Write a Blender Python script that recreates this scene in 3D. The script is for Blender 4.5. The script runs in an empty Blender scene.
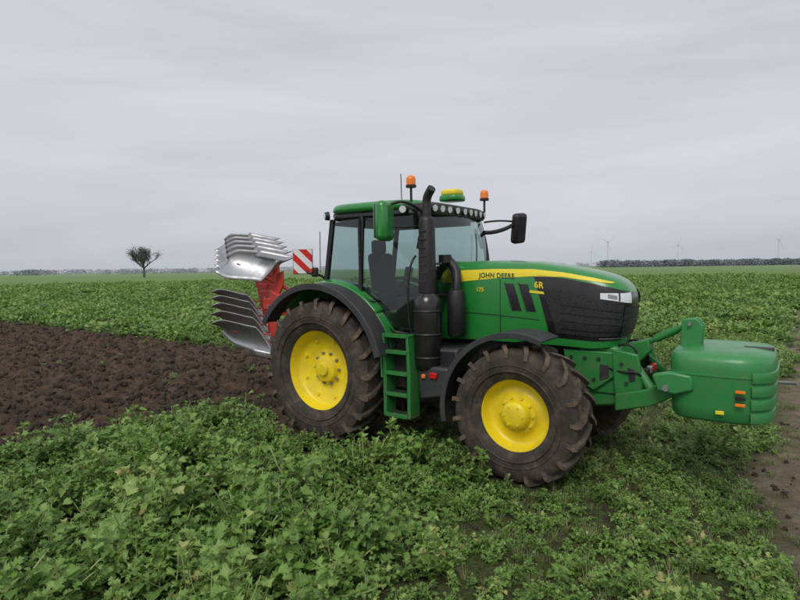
import bpy, math, random
import numpy as np
from mathutils import Vector, Matrix, noise
random.seed(7); np.random.seed(7)
D=bpy.data; C=bpy.context; SC=C.scene
rad=math.radians
OX,OY,TH=-0.41,8.30,rad(-36)
CT,ST=math.cos(TH),math.sin(TH)
def to_local(x,y):
    dx,dy=x-OX,y-OY
    return dx*CT+dy*ST, -dx*ST+dy*CT
def to_world(a,b):
    return OX+a*CT-b*ST, OY+a*ST+b*CT

# ---------------------------------------------------------------- materials
def newmat(name):
    m=D.materials.new(name); m.use_nodes=True
    nt=m.node_tree; b=nt.nodes['Principled BSDF']
    return m,nt,b
def N(nt,t,**k):
    n=nt.nodes.new(t)
    for a,v in k.items(): setattr(n,a,v)
    return n
def noise_ramp(nt,scale,stops,detail=6,coord='Object',rough=.6):
    tc=N(nt,'ShaderNodeTexCoord'); nz=N(nt,'ShaderNodeTexNoise')
    nz.inputs['Scale'].default_value=scale; nz.inputs['Detail'].default_value=detail
    nz.inputs['Roughness'].default_value=rough
    nt.links.new(tc.outputs[coord],nz.inputs['Vector'])
    r=N(nt,'ShaderNodeValToRGB')
    el=r.color_ramp.elements
    while len(el)<len(stops): el.new(.5)
    for e,(p,c) in zip(el,stops):
        e.position=p; e.color=(*c,1) if len(c)==3 else c
    nt.links.new(nz.outputs['Fac'],r.inputs['Fac'])
    return r,nz
def mat_paint(name,col,rough=.35,dirt=.25,dirtcol=(.12,.09,.06),metal=0,coat=0.0,bump=0,dscale=6,lowdirt=False):
    m,nt,b=newmat(name)
    r,nz=noise_ramp(nt,dscale,[(.42,(0,0,0)),(.75,(1,1,1))],8)
    mul=N(nt,'ShaderNodeMath',operation='MULTIPLY'); mul.inputs[1].default_value=dirt
    nt.links.new(r.outputs['Color'],mul.inputs[0])
    fac=mul.outputs[0]
    if lowdirt:
        g=N(nt,'ShaderNodeNewGeometry'); s=N(nt,'ShaderNodeSeparateXYZ'); nt.links.new(g.outputs['Position'],s.inputs[0])
        mr=N(nt,'ShaderNodeMapRange'); mr.inputs['From Min'].default_value=.3; mr.inputs['From Max'].default_value=1.6
        mr.inputs['To Min'].default_value=1.3; mr.inputs['To Max'].default_value=.2
        nt.links.new(s.outputs['Z'],mr.inputs['Value'])
        m2=N(nt,'ShaderNodeMath',operation='MULTIPLY'); nt.links.new(fac,m2.inputs[0]); nt.links.new(mr.outputs[0],m2.inputs[1]); fac=m2.outputs[0]
    mix=N(nt,'ShaderNodeMix',data_type='RGBA')
    mix.inputs['A'].default_value=(*col,1); mix.inputs['B'].default_value=(*dirtcol,1)
    nt.links.new(fac,mix.inputs['Factor']); nt.links.new(mix.outputs['Result'],b.inputs['Base Color'])
    ra=N(nt,'ShaderNodeMapRange'); ra.inputs['To Min'].default_value=rough; ra.inputs['To Max'].default_value=min(1,rough+.5)
    nt.links.new(fac,ra.inputs['Value']); nt.links.new(ra.outputs[0],b.inputs['Roughness'])
    b.inputs['Metallic'].default_value=metal; b.inputs['Coat Weight'].default_value=coat; b.inputs['Coat Roughness'].default_value=.14
    if bump:
        bp=N(nt,'ShaderNodeBump'); bp.inputs['Strength'].default_value=bump; bp.inputs['Distance'].default_value=.01
        n2=N(nt,'ShaderNodeTexNoise'); n2.inputs['Scale'].default_value=60; n2.inputs['Detail'].default_value=5
        tc=N(nt,'ShaderNodeTexCoord'); nt.links.new(tc.outputs['Object'],n2.inputs['Vector'])
        nt.links.new(n2.outputs['Fac'],bp.inputs['Height']); nt.links.new(bp.outputs[0],b.inputs['Normal'])
    return m
GREEN=mat_paint('green_paint',(.018,.225,.038),.32,.22,coat=.5,lowdirt=True)
GREEN2=mat_paint('green_cast',(.020,.195,.038),.45,.6,coat=.12,lowdirt=True,dscale=9)
GREENW=mat_paint('green_weight',(.032,.235,.062),.42,.25,coat=.2,bump=.12)
YEL=mat_paint('yellow_rim',(.86,.67,.014),.38,.34,dirtcol=(.32,.24,.07),coat=.2,dscale=5)
YDEC=mat_paint('yellow_decal',(.82,.66,.03),.4,.05)
BLK=mat_paint('black_plastic',(.012,.012,.013),.45,.25,dirtcol=(.06,.05,.04))
DGR=mat_paint('grey_fender_plastic',(.035,.037,.042),.5,.35,dirtcol=(.10,.08,.06),bump=.1)
DARK=mat_paint('dark_metal',(.02,.02,.022),.5,.6,dirtcol=(.08,.06,.04))
GLB=mat_paint('gloss_black',(.008,.008,.009),.22,.12,coat=.4)
RED=mat_paint('plough_red',(.50,.035,.02),.45,.35,dirtcol=(.16,.09,.05),dscale=8)
STEEL=mat_paint('mouldboard_steel',(.42,.43,.45),.33,.55,dirtcol=(.13,.10,.08),metal=.75,dscale=4)
ORG=mat_paint('orange_lens',(.90,.22,.015),.2,.02)
REDL=mat_paint('red_lens',(.55,.01,.01),.2,.05)
WHT=mat_paint('white_lens',(.75,.77,.8),.15,.05,coat=.5)
GRY=mat_paint('grey_metal',(.30,.31,.32),.4,.3,metal=.5)
TXT=mat_paint('decal_text',(.01,.08,.015),.5,.02)
SEATM=mat_paint('seat_fabric',(.03,.03,.03),.8,.1)
def mat_rub(name,stops,sc,rough,bstr):
    m,nt,b=newmat(name)
    r,_=noise_ramp(nt,sc,stops,10,rough=.7)
    nt.links.new(r.outputs['Color'],b.inputs['Base Color']); b.inputs['Roughness'].default_value=rough
    bp=N(nt,'ShaderNodeBump'); bp.inputs['Strength'].default_value=bstr; bp.inputs['Distance'].default_value=.01
    n2=N(nt,'ShaderNodeTexNoise'); n2.inputs['Scale'].default_value=40; n2.inputs['Detail'].default_value=6
    tc=N(nt,'ShaderNodeTexCoord'); nt.links.new(tc.outputs['Object'],n2.inputs['Vector'])
    nt.links.new(n2.outputs['Fac'],bp.inputs['Height']); nt.links.new(bp.outputs[0],b.inputs['Normal'])
    return m
RUB=mat_rub('tyre_rubber',[(.30,(.018,.016,.015)),(.50,(.045,.036,.028)),(.70,(.12,.088,.062))],6,.8,.4)
MUD=mat_rub('tyre_mud',[(.32,(.045,.034,.027)),(.5,(.12,.086,.060)),(.72,(.23,.17,.12))],10,.9,.6)
def mat_glass():
    m,nt,b=newmat('cab_glass'); out=nt.nodes['Material Output']
    t=N(nt,'ShaderNodeBsdfTransparent'); t.inputs[0].default_value=(.60,.72,.70,1)
    g=N(nt,'ShaderNodeBsdfGlossy'); g.inputs['Roughness'].default_value=.03; g.inputs[0].default_value=(.9,.95,.95,1)
    f=N(nt,'ShaderNodeFresnel'); f.inputs[0].default_value=1.7
    mx=N(nt,'ShaderNodeMixShader'); nt.links.new(f.outputs[0],mx.inputs[0]); nt.links.new(t.outputs[0],mx.inputs[1]); nt.links.new(g.outputs[0],mx.inputs[2])
    nt.links.new(mx.outputs[0],out.inputs['Surface']); return m
GLASS=mat_glass()
def mat_grille():
    m,nt,b=newmat('grille_mesh')
    tc=N(nt,'ShaderNodeTexCoord'); v=N(nt,'ShaderNodeTexVoronoi'); v.inputs['Scale'].default_value=55
    nt.links.new(tc.outputs['Object'],v.inputs['Vector'])
    r=N(nt,'ShaderNodeValToRGB'); r.color_ramp.elements[0].position=.2; r.color_ramp.elements[0].color=(.003,.003,.003,1)
    r.color_ramp.elements[1].position=.5; r.color_ramp.elements[1].color=(.022,.022,.024,1)
    nt.links.new(v.outputs['Distance'],r.inputs[0]); nt.links.new(r.outputs[0],b.inputs['Base Color'])
    b.inputs['Roughness'].default_value=.5
    return m
GRIL=mat_grille()
def mat_stripes():
    m,nt,b=newmat('warning_stripes')
    tc=N(nt,'ShaderNodeTexCoord'); s=N(nt,'ShaderNodeSeparateXYZ'); nt.links.new(tc.outputs['Object'],s.inputs[0])
    a=N(nt,'ShaderNodeMath',operation='ADD'); nt.links.new(s.outputs['X'],a.inputs[0]); nt.links.new(s.outputs['Z'],a.inputs[1])
    mu=N(nt,'ShaderNodeMath',operation='MULTIPLY'); mu.inputs[1].default_value=4.2; nt.links.new(a.outputs[0],mu.inputs[0])
    fr=N(nt,'ShaderNodeMath',operation='FRACT'); nt.links.new(mu.outputs[0],fr.inputs[0])
    gt=N(nt,'ShaderNodeMath',operation='GREATER_THAN'); gt.inputs[1].default_value=.5; nt.links.new(fr.outputs[0],gt.inputs[0])
    mx=N(nt,'ShaderNodeMix',data_type='RGBA'); mx.inputs['A'].default_value=(.8,.8,.8,1); mx.inputs['B'].default_value=(.65,.015,.01,1)
    nt.links.new(gt.outputs[0],mx.inputs['Factor']); nt.links.new(mx.outputs['Result'],b.inputs['Base Color']); b.inputs['Roughness'].default_value=.4
    return m
STRP=mat_stripes()

# ---------------------------------------------------------------- mesh helpers
PARENT=None
def link(o,parent='X'):
    SC.collection.objects.link(o)
    p=PARENT if parent=='X' else parent
    if p: o.parent=p
    return o
def empty(name,loc=(0,0,0),rot=0):
    e=D.objects.new(name,None); SC.collection.objects.link(e); e.location=loc; e.rotation_euler=(0,0,rot); e.empty_display_size=.1; return e
def mk(name,v,f,mat,smooth=False,bevel=0,seg=2,parent='X',angle=None,mats=None,midx=None):
    me=D.meshes.new(name); me.from_pydata([tuple(p) for p in v],[],[tuple(q) for q in f]); me.update()
    if mats:
        for m in mats: me.materials.append(m)
        if midx is not None: me.polygons.foreach_set('material_index',midx)
    else: me.materials.append(mat)
    o=D.objects.new(name,me); link(o,parent)
    if smooth or bevel:
        me.polygons.foreach_set('use_smooth',[True]*len(me.polygons))
        if angle is None: angle=35
        try: me.set_sharp_from_angle(angle=rad(angle))
        except Exception: pass
    if bevel:
        b=o.modifiers.new('b','BEVEL'); b.width=bevel; b.segments=seg; b.limit_method='ANGLE'; b.angle_limit=rad(30); b.harden_normals=False
    return o
BF=[(0,3,2,1),(4,5,6,7),(0,1,5,4),(1,2,6,5),(2,3,7,6),(3,0,4,7)]
def hexa(name,p,mat,bevel=.01): return mk(name,p,BF,mat,bevel=bevel)
def box(name,c,s,mat,bevel=.01,rot=None):
    x,y,z=[q/2 for q in s]
    p=[Vector(q) for q in [(-x,-y,-z),(x,-y,-z),(x,y,-z),(-x,y,-z),(-x,-y,z),(x,-y,z),(x,y,z),(-x,y,z)]]
    if rot:
        from mathutils import Euler
        R=Euler([rad(q) for q in rot]).to_matrix(); p=[R@q for q in p]
    o=mk(name,[q+Vector(c) for q in p],BF,mat,bevel=bevel); return o
def prism(name,poly,y0,y1,mat,bevel=.012,smooth=False):
    n=len(poly)
    ar=sum(poly[i][0]*poly[(i+1)%n][1]-poly[(i+1)%n][0]*poly[i][1] for i in range(n))
    if ar<0: poly=poly[::-1]
    a,b_=min(y0,y1),max(y0,y1)
    v=[(x,a,z) for x,z in poly]+[(x,b_,z) for x,z in poly]
    f=[tuple(range(n)),tuple(range(2*n-1,n-1,-1))]+[(i,i+n,(i+1)%n+n,(i+1)%n) for i in range(n)]
    return mk(name,v,f,mat,bevel=bevel)
def cyl(name,p0,p1,r,mat,r1=None,n=24,caps=True,bevel=.0):
    p0,p1=Vector(p0),Vector(p1); d=(p1-p0).normalized()
    u=d.orthogonal().normalized(); w=d.cross(u); r1=r if r1 is None else r1
    v=[];f=[]
    for i in range(n):
        t=2*math.pi*i/n; e=u*math.cos(t)+w*math.sin(t); v.append(p0+e*r); v.append(p1+e*r1)
    for i in range(n):
        j=(i+1)%n; f.append((2*i,2*j,2*j+1,2*i+1))
    if caps:
        f.append(tuple(2*i for i in range(n))[::-1]); f.append(tuple(2*i+1 for i in range(n)))
    return mk(name,v,f,mat,smooth=True,bevel=bevel)
def tube(name,pts,r,mat,cyclic=False,smooth=True):
    cu=D.curves.new(name,'CURVE'); cu.dimensions='3D'; cu.bevel_depth=r; cu.bevel_resolution=4; cu.use_fill_caps=True
    if smooth and len(pts)>2:
        sp=cu.splines.new('NURBS'); sp.points.add(len(pts)-1); sp.order_u=3; sp.use_endpoint_u=True
    else:
        sp=cu.splines.new('POLY'); sp.points.add(len(pts)-1)
    for q,p in zip(sp.points,pts): q.co=(*p,1)
    sp.use_cyclic_u=cyclic
    cu.materials.append(mat); o=D.objects.new(name,cu); return link(o)
def lathe(name,prof,c,mat,n=64,axis='y',mir=1,closed=False):
    v=[];f=[];m=len(prof)
    for i in range(n):
        t=2*math.pi*i/n
        for o,r in prof:
            if axis=='y': v.append((c[0]+r*math.cos(t),c[1]+mir*o,c[2]+r*math.sin(t)))
            else: v.append((c[0]+r*math.cos(t),c[1]+r*math.sin(t),c[2]+o))
    for i in range(n):
        j=(i+1)%n
        for k in range(m-1 if not closed else m):
            k2=(k+1)%m
            f.append((i*m+k,j*m+k,j*m+k2,i*m+k2))
    return mk(name,v,f,mat,smooth=True,angle=40)
def grid_mesh(name,fn,nu,nv,mat,smooth=True,angle=60,thick=0):
    v=[fn(i/nu,j/nv) for i in range(nu+1) for j in range(nv+1)]
    f=[(i*(nv+1)+j,(i+1)*(nv+1)+j,(i+1)*(nv+1)+j+1,i*(nv+1)+j+1) for i in range(nu) for j in range(nv)]
    o=mk(name,v,f,mat,smooth=smooth,angle=angle)
    if thick:
        s=o.modifiers.new('s','SOLIDIFY'); s.thickness=thick; s.offset=0
    return o
def arc_strip(name,cx,cz,R0,R1,a0,a1,y0,y1,mat,n=40,bevel=.008,kx=1.0):
    v=[];f=[]
    for i in range(n+1):
        t=rad(a0+(a1-a0)*i/n)
        for R,y in((R0,y0),(R1,y0),(R1,y1),(R0,y1)):
            v.append((cx+R*kx*math.cos(t),y,cz+R*math.sin(t)))
    for i in range(n):
        for k in range(4):
            k2=(k+1)%4; f.append((i*4+k,i*4+k2,(i+1)*4+k2,(i+1)*4+k))
    f.append((0,3,2,1)); f.append((n*4,n*4+1,n*4+2,n*4+3))
    return mk(name,v,f,mat,bevel=bevel)

# ================================================================ TRACTOR
TR=empty('tractor',(OX,OY,0),TH); PARENT=TR

def tyre(nm,cx,cy,cz,R,W,rr,nl,side):
    h=W/2
    Rb=R-.045
    prof=[(-h*.80,rr),(-h*.93,rr+.04),(-h*1.04,rr+(Rb-rr)*.35),(-h*1.06,rr+(Rb-rr)*.62),(-h*1.01,rr+(Rb-rr)*.84),(-h*.93,Rb-.02),(-h*.6,Rb),(0,Rb+.008)]
    prof=prof+[(-a,b) for a,b in prof[-2::-1]]
    lathe(nm+'_tyre',prof,(cx,cy,cz),RUB,n=96)
    v=[];f=[];mi=[]
    for s in(-1,1):
        for k in range(nl):
            th0=2*math.pi*(k+(.5 if s>0 else 0))/nl
            st=[(h*1.045,rr+(Rb-rr)*.70,.000,.055,.012),(h*1.02,rr+(Rb-rr)*.86,.0,.06,.034),(h*.95,Rb-.02,.03,.065,.042),(h*.6,Rb,.13,.06,.045),(h*.25,Rb,.27,.055,.045),(-h*.04,Rb,.36,.055,.042)]
            base=len(v)
            for (y,r,tofs,wd,hh) in st:
                sc=W/.62
                t=th0+tofs*sc*.75/R*.9
                jit=random.uniform(-.002,.002)
                for (dw,dr) in((-wd/2*1.25,-.01),(-wd/2,hh),(wd/2,hh),(wd/2*1.25,-.01)):
                    tt=t+dw*sc/R; rq=r+dr+jit
                    yy=y+(hh*.35 if (y>h*.94 and dr>0) else 0)
                    v.append((cx+rq*math.cos(tt),cy+s*yy,cz+rq*math.sin(tt)))
            n=len(st)
            for i in range(n-1):
                for q in range(3):
                    a=base+i*4+q; ff=(a,a+1,a+5,a+4)
                    f.append(ff if s>0 else ff[::-1]); mi.append(1 if q==1 else 0)
            f.append((base,base+3,base+2,base+1)); mi.append(0)
            e=base+(n-1)*4; f.append((e,e+1,e+2,e+3)); mi.append(0)
    mk(nm+'_lugs',v,f,None,mats=[RUB,MUD],midx=mi)
    for rr_ in (.30,.5):
        lathe(nm+'_sidewall_ring',[(h*1.02+.012*rr_,rr+(Rb-rr)*rr_-.01),(h*1.06+.006,rr+(Rb-rr)*rr_),(h*1.02+.012*rr_,rr+(Rb-rr)*rr_+.01)],(cx,cy,cz),RUB,n=96,mir=side)

def rear_wheel(nm,cy,side):
    cx,cz=0,.945; R=.975;W=.60;rr=.535
    tyre(nm,cx,cy,cz,R,W,rr,21,side)
    pr=[(.262,.565),(.250,.572),(.238,.560),(.232,.535),(.20,.525),(.14,.505),(.10,.49),(.085,.47),(.075,.44),(.055,.36),(.035,.31),(.03,.24),(.035,.20),(.06,.185),(.10,.175),(.115,.15),(.118,.0001)]
    lathe(nm+'_rim',pr,(cx,cy,cz),YEL,n=80,mir=side)
    lathe(nm+'_rim_back',[(-.26,.56),(-.1,.50),(.05,.46)],(cx,cy,cz),DARK,mir=side)
    for i in range(10):
        t=2*math.pi*i/10; x=cx+.215*math.cos(t); z=cz+.215*math.sin(t)
        cyl(nm+'_bolt',(x,cy+side*.02,z),(x,cy+side*.068,z),.019,GRY,n=8)
    for i in range(8):
        t=2*math.pi*(i+.5)/8; x=cx+.40*math.cos(t); z=cz+.40*math.sin(t)
        cyl(nm+'_stud',(x,cy+side*.04,z),(x,cy+side*.09,z),.022,YEL,n=8)
    cyl(nm+'_axle_cap',(cx,cy+side*.11,cz),(cx,cy+side*.16,cz),.085,YEL,n=32,bevel=.01)
rear_wheel('rear_wheel_right',-.97,-1); rear_wheel('rear_wheel_left',.97,1)
def front_wheel(nm,cy,side):
    cx,cz=2.8,.725; R=.755;W=.52;rr=.385
    tyre(nm,cx,cy,cz,R,W,rr,19,side)
    pr=[(.222,.405),(.212,.412),(.20,.40),(.195,.38),(.16,.368),(.10,.355),(.075,.335),(.065,.31),(.075,.24),(.10,.215),(.125,.205),(.13,.165),(.16,.155),(.205,.148),(.225,.13),(.235,.085),(.238,.0001)]
    lathe(nm+'_rim',pr,(cx,cy,cz),YEL,n=72,mir=side)
    lathe(nm+'_rim_back',[(-.22,.40),(0,.35)],(cx,cy,cz),DARK,mir=side)
    for i in range(10):
        t=2*math.pi*i/10; x=cx+.185*math.cos(t); z=cz+.185*math.sin(t)
        cyl(nm+'_bolt',(x,cy+side*.12,z),(x,cy+side*.15,z),.015,YEL,n=8)
    for i in range(6):
        t=2*math.pi*i/6; x=cx+.105*math.cos(t); z=cz+.105*math.sin(t)
        cyl(nm+'_hub_bolt',(x,cy+side*.22,z),(x,cy+side*.24,z),.012,YEL,n=8)
front_wheel('front_wheel_right',-.93,-1); front_wheel('front_wheel_left',.93,1)

# ---- hood
def ztop(x): return float(np.interp(x,[1.4,2.2,2.7,3.1,3.4,3.6,3.8],[2.37,2.37,2.345,2.285,2.22,2.16,2.07]))
def zbot(x): return float(np.interp(x,[1.4,2.0,3.0,3.4,3.8],[1.38,1.40,1.40,1.39,1.43]))
XN=3.10; NL=.67; HWD=.43
def plan(s):
    if s<XN: return s,-HWD*(.96+.04*(s-1.4)/(XN-1.4)),0
    if s>XN+1.4: x=2*XN+1.4-s; return x,HWD*(.96+.04*(x-1.4)/(XN-1.4)),0
    ph=rad(-90+180*(s-XN)/1.4)
    c,sn=max(0,math.cos(ph)),math.sin(ph)
    return XN+NL*c**.54, HWD*math.copysign(abs(sn)**.60,sn), c**.54
def hoodpt(s,h,k=None):
    x,y,w=plan(s)
    n=6.5
    if k is None: k=max(0,1-h**n)**(1/n)
    k*= (.93+.07*min(1,h/.3))
    xb=x- w*.10*(1-h)**1.5*1.0
    x0=1.4
    xk=x0+(xb-x0)*(1-(1-k)*.22)
    z=zbot(xk)+(ztop(xk)-zbot(xk))*h + (.015*(1-k))
    return Vector((xk,y*k,z))
SM=XN*2+1.4-1.4
def hood():
    ns,nt_=150,44; v=[];f=[]
    for i in range(ns+1):
        s=1.4+(SM-1.4)*i/ns
        for j in range(nt_+1):
            ph=math.pi/2*j/nt_
            h=math.sin(ph)**(2/6.5); k=math.cos(ph)**(2/6.5) if j<nt_ else 0
            v.append(hoodpt(s,h,k))
    m=nt_+1
    for i in range(ns):
        for j in range(nt_): f.append((i*m+j,(i+1)*m+j,(i+1)*m+j+1,i*m+j+1))
    mk('hood',v,f,GREEN,smooth=True,angle=60)
hood()
def hn(s,h,e=.004):
    p=hoodpt(s,h); a=hoodpt(s+e,h)-hoodpt(s-e,h); b=hoodpt(s,min(.99,h+e))-hoodpt(s,h-e)
    n=a.cross(b); n.normalize()
    return p,n
def hoodpatch(nm,fn,nu,nv,mat,off=.006,thick=0):
    def g(u,v):
        s,h=fn(u,v); p,n=hn(s,h); return p+n*off
    return grid_mesh(nm,g,nu,nv,mat,thick=thick)
def mir(s): return SM+1.4-s
for side in(0,1):
    q=(lambda s:s) if side==0 else mir
    tag='right' if side==0 else 'left'
    def stripe(u,v,q=q):
        s=1.48+u*1.98
        top=.88+.055*u
        wid=.15*(1-u)**.7+.008
        if u<.06: wid=.15
        return q(s),top-wid*(1-v)
    hoodpatch('stripe_'+tag,stripe,80,4,YDEC,.004)
    for k,(x0) in enumerate((2.42,2.60)):
        def vent(u,v,x0=x0,q=q):
            xx=x0+u*.11-.10*(v-.5)
            return q(xx),.40+.33*v
        hoodpatch('side_vent_'+tag,vent,8,12,GLB,.006)
        hoodpatch('side_vent_frame_'+tag,lambda u,v,x0=x0,q=q:(q(x0-.012+u*.012-.10*(v-.5)),.39+.35*v),2,12,DARK,.008)
def grille(u,v):
    s0=2.93-.20*v; s=s0+(mir(s0)-s0)*u
    return s,.10+.755*v
hoodpatch('grille_surround',grille,90,24,GLB,.004)
def grille2(u,v):
    s0=3.01-.17*v; s=s0+(3.55-s0)*u
    return s,.16+.54*v
hoodpatch('grille_mesh_right',grille2,30,20,GRIL,.010)
hoodpatch('grille_mesh_left',lambda u,v:(mir(grille2(u,v)[0]),grille2(u,v)[1]),30,20,GRIL,.010)
hoodpatch('grille_mesh_front',lambda u,v:(3.57+u*(mir(3.57)-3.57),.16+.46*v),40,20,GRIL,.010)
for k in range(4): hoodpatch('grille_bar',lambda u,v,k=k:(3.05+u*(mir(3.05)-3.05),.22+.10*k+.010*v),60,2,GLB,.016)
for sd in(0,1):
    q=(lambda s:s) if sd==0 else mir
    hoodpatch('headlamp_housing',lambda u,v,q=q:(q(3.22+u*.46),.645+.195*v+.02*u),20,8,GLB,.012)
    hoodpatch('headlamp_lens',lambda u,v,q=q:(q(3.27+u*.40),.675+(.155*v)*(.50+.50*u)+.015*u),20,8,WHT,.022)
    hoodpatch('headlamp_divider',lambda u,v,q=q:(q(3.46+u*.02),.69+.12*v),3,6,GLB,.026)
    hoodpatch('headlamp_reflector',lambda u,v,q=q:(q(3.34+u*.10),.705+.05*v),6,6,GRY,.026)
    hoodpatch('grille_chrome_line',lambda u,v,q=q:(q(3.3+u*.35),.13+.012*v),20,2,GRY,.018)
hoodpatch('hood_seam',lambda u,v:(2.30+u*.008,.02+.78*v),1,20,BLK,.002)
hoodpatch('hood_seam_h',lambda u,v:(1.5+u*1.3,.36+.008*v-.06*u),20,1,BLK,.002)
def hoodtext(txt,s0,h0,size,mat):
    cu=D.curves.new('t','FONT'); cu.body=txt; cu.size=size; cu.space_character=1.05; cu.offset=size*.022
    o=D.objects.new('t',cu); SC.collection.objects.link(o)
    dg=C.evaluated_depsgraph_get(); me=o.evaluated_get(dg).to_mesh()
    v=[]
    for p in me.vertices:
        s=s0+p.co.x; x=s; h=h0+p.co.y/(ztop(x)-zbot(x)); P,n=hn(s,h); v.append(P+n*.009)
    f=[tuple(p.vertices) for p in me.polygons]
    o.evaluated_get(dg).to_mesh_clear(); D.objects.remove(o)
    mk('decal_text_'+txt.lower().replace(' ','_'),v,f,mat)
hoodtext('JOHN DEERE',2.02,.795,.080,TXT)
hoodtext('6R',2.74,.70,.10,YDEC)
hoodtext('175',1.98,.62,.07,YDEC)
hoodpatch('small_decal',lambda u,v:(2.68+u*.2,.63+.03*v),8,2,YDEC,.006)
box('cowl',(1.42,0,1.80),(.12,.80,1.05),BLK,.03)
# ---- chassis
box('engine_block',(2.45,0,1.18),(1.9,.50,.55),DARK,.04)
box('chassis_rail_right',(2.75,-.27,1.02),(1.9,.10,.26),GREEN2,.02)
box('chassis_rail_left',(2.75,.27,1.02),(1.9,.10,.26),GREEN2,.02)
box('transmission',(.7,0,.98),(2.2,.55,.62),GREEN2,.06)
cyl('rear_axle',(0,-.95,.94),(0,.95,.94),.16,GREEN2)
cyl('rear_axle_housing_r',(0,-.75,.94),(0,-.3,.94),.17,GREEN2,r1=.27)
cyl('front_axle',(2.8,-.72,.725),(2.8,.72,.725),.12,GREEN2)
box('front_axle_casting',(2.8,0,.76),(.34,.9,.30),GREEN2,.05)
for s in(-1,1):
    cyl('front_hub',(2.8,s*.60,.725),(2.8,s*.86,.725),.19,GREEN2)
    box('axle_knuckle',(2.8,s*.66,.80),(.22,.12,.42),GREEN2,.03)
    cyl('steering_cylinder',(3.0,s*.15,.82),(3.0,s*.62,.80),.035,GRY)
prism('front_support',[(3.2,1.42),(3.62,1.42),(3.72,1.30),(3.80,.98),(3.70,.78),(3.35,.72),(3.15,.85)],-.30,.30,GREEN2,.03)
prism('front_bumper_plate',[(3.60,1.40),(3.86,1.36),(3.92,1.05),(3.84,.80),(3.66,.74),(3.62,1.0)],-.40,-.34,GREEN2,.012)
prism('front_bumper_plate2',[(3.60,1.40),(3.86,1.36),(3.92,1.05),(3.84,.80),(3.66,.74),(3.62,1.0)],.34,.40,GREEN2,.012)
prism('side_bracket',[(3.05,1.36),(3.60,1.36),(3.62,1.10),(3.40,.92),(3.12,1.05)],-.36,-.30,GREEN2,.012)
for (x,z) in((3.15,1.28),(3.30,1.28),(3.45,1.28),(3.22,1.10),(3.40,1.05),(3.70,1.25),(3.75,1.05),(3.73,.88)):
    yy=-.40 if x>3.6 else -.36
    cyl('frame_bolt',(x,yy+.01,z),(x,yy-.018,z),.020,DARK,n=6)
prism('bracket_pocket',[(3.46,1.22),(3.56,1.22),(3.56,1.08),(3.46,1.04)],-.366,-.355,DARK,.004)
prism('bumper_pocket',[(3.76,1.22),(3.83,1.20),(3.84,1.08),(3.78,1.06)],-.406,-.395,DARK,.004)
for s in(-1,1):
    prism('lower_link',[(3.66,.94),(3.66,.76),(4.02,.86),(4.22,.98),(4.26,1.12),(4.16,1.16),(3.98,1.03)],s*.47-.04,s*.47+.04,GREEN2,.015)
    cyl('lift_cylinder',(3.74,s*.25,1.32),(4.02,s*.44,1.0),.045,GREEN2)
    cyl('lift_rod',(3.9,s*.35,1.14),(4.06,s*.46,.94),.025,GRY)
    cyl('link_pin',(4.18,s*.38,1.08),(4.18,s*.56,1.08),.03,GRY)
cyl('cross_shaft',(3.72,-.5,.86),(3.72,.5,.86),.06,GREEN2)
prism('toplink_bracket',[(3.62,1.40),(3.9,1.50),(3.92,1.36),(3.8,1.22),(3.62,1.2)],-.10,.10,GREEN2,.015)
cyl('top_link',(3.84,0,1.43),(4.30,0,1.68),.030,GREEN2)
cyl('top_link_tube',(3.95,0,1.49),(4.18,0,1.615),.042,GREEN2)
for s in(-1,1):
    tube('hose',[(3.55,s*.2,1.38),(3.75,s*.25,1.5),(3.86,s*.22,1.25),(3.8,s*.3,1.0)],.014,BLK)
    tube('hose2',[(3.50,s*.33,1.2),(3.7,s*.42,1.15),(3.9,s*.42,1.2),(3.92,s*.36,1.05)],.012,BLK)
for i in range(3): box('coupler',(3.90,-.18+.18*i,1.15),(.06,.08,.08),[BLK,GRY,REDL][i],.01)
for s in(-1,1):
    prism('rear_lower_link',[(-.2,.62),(-.2,.75),(-1.25,.95),(-1.3,.85)],s*.42-.03,s*.42+.03,GREEN2,.01)
    cyl('rear_lift_rod',(-.35,s*.40,1.5),(-.8,s*.42,.85),.03,GREEN2)
cyl('rear_top_link',(-.35,0,1.45),(-1.4,0,1.70),.035,DARK)
box('rear_housing',(-.25,0,1.25),(.4,.6,.7),GREEN2,.05)

# ---- fenders
for s in(-1,1):
    y=lambda a:s*a
    arc_strip('rear_fender_green',0,.95,1.13,1.165,18,140,y(.55),y(1.02),GREEN,bevel=.006)
    arc_strip('rear_fender_extension',0,.95,1.125,1.165,14,148,y(1.02),y(1.29),DGR,bevel=.01)
    arc_strip('rear_fender_lip',0,.95,1.085,1.168,14,148,y(1.29),y(1.31),DGR,bevel=.006)
    arc_strip('rear_fender_inner',0,.95,.60,1.13,20,150,y(.56),y(.59),GREEN2,bevel=.004)
    arc_strip('front_fender',2.8,.725,.865,.888,68,192,y(.72),y(1.17),DGR,bevel=.006)
    arc_strip('front_fender_lip',2.8,.725,.825,.890,68,192,y(1.17),y(1.19),DGR,bevel=.006)
    tube('fender_stay',[(2.8,y(.64),.95),(2.78,y(.68),1.3),(2.80,y(.85),1.6)],.022,DARK)
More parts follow.
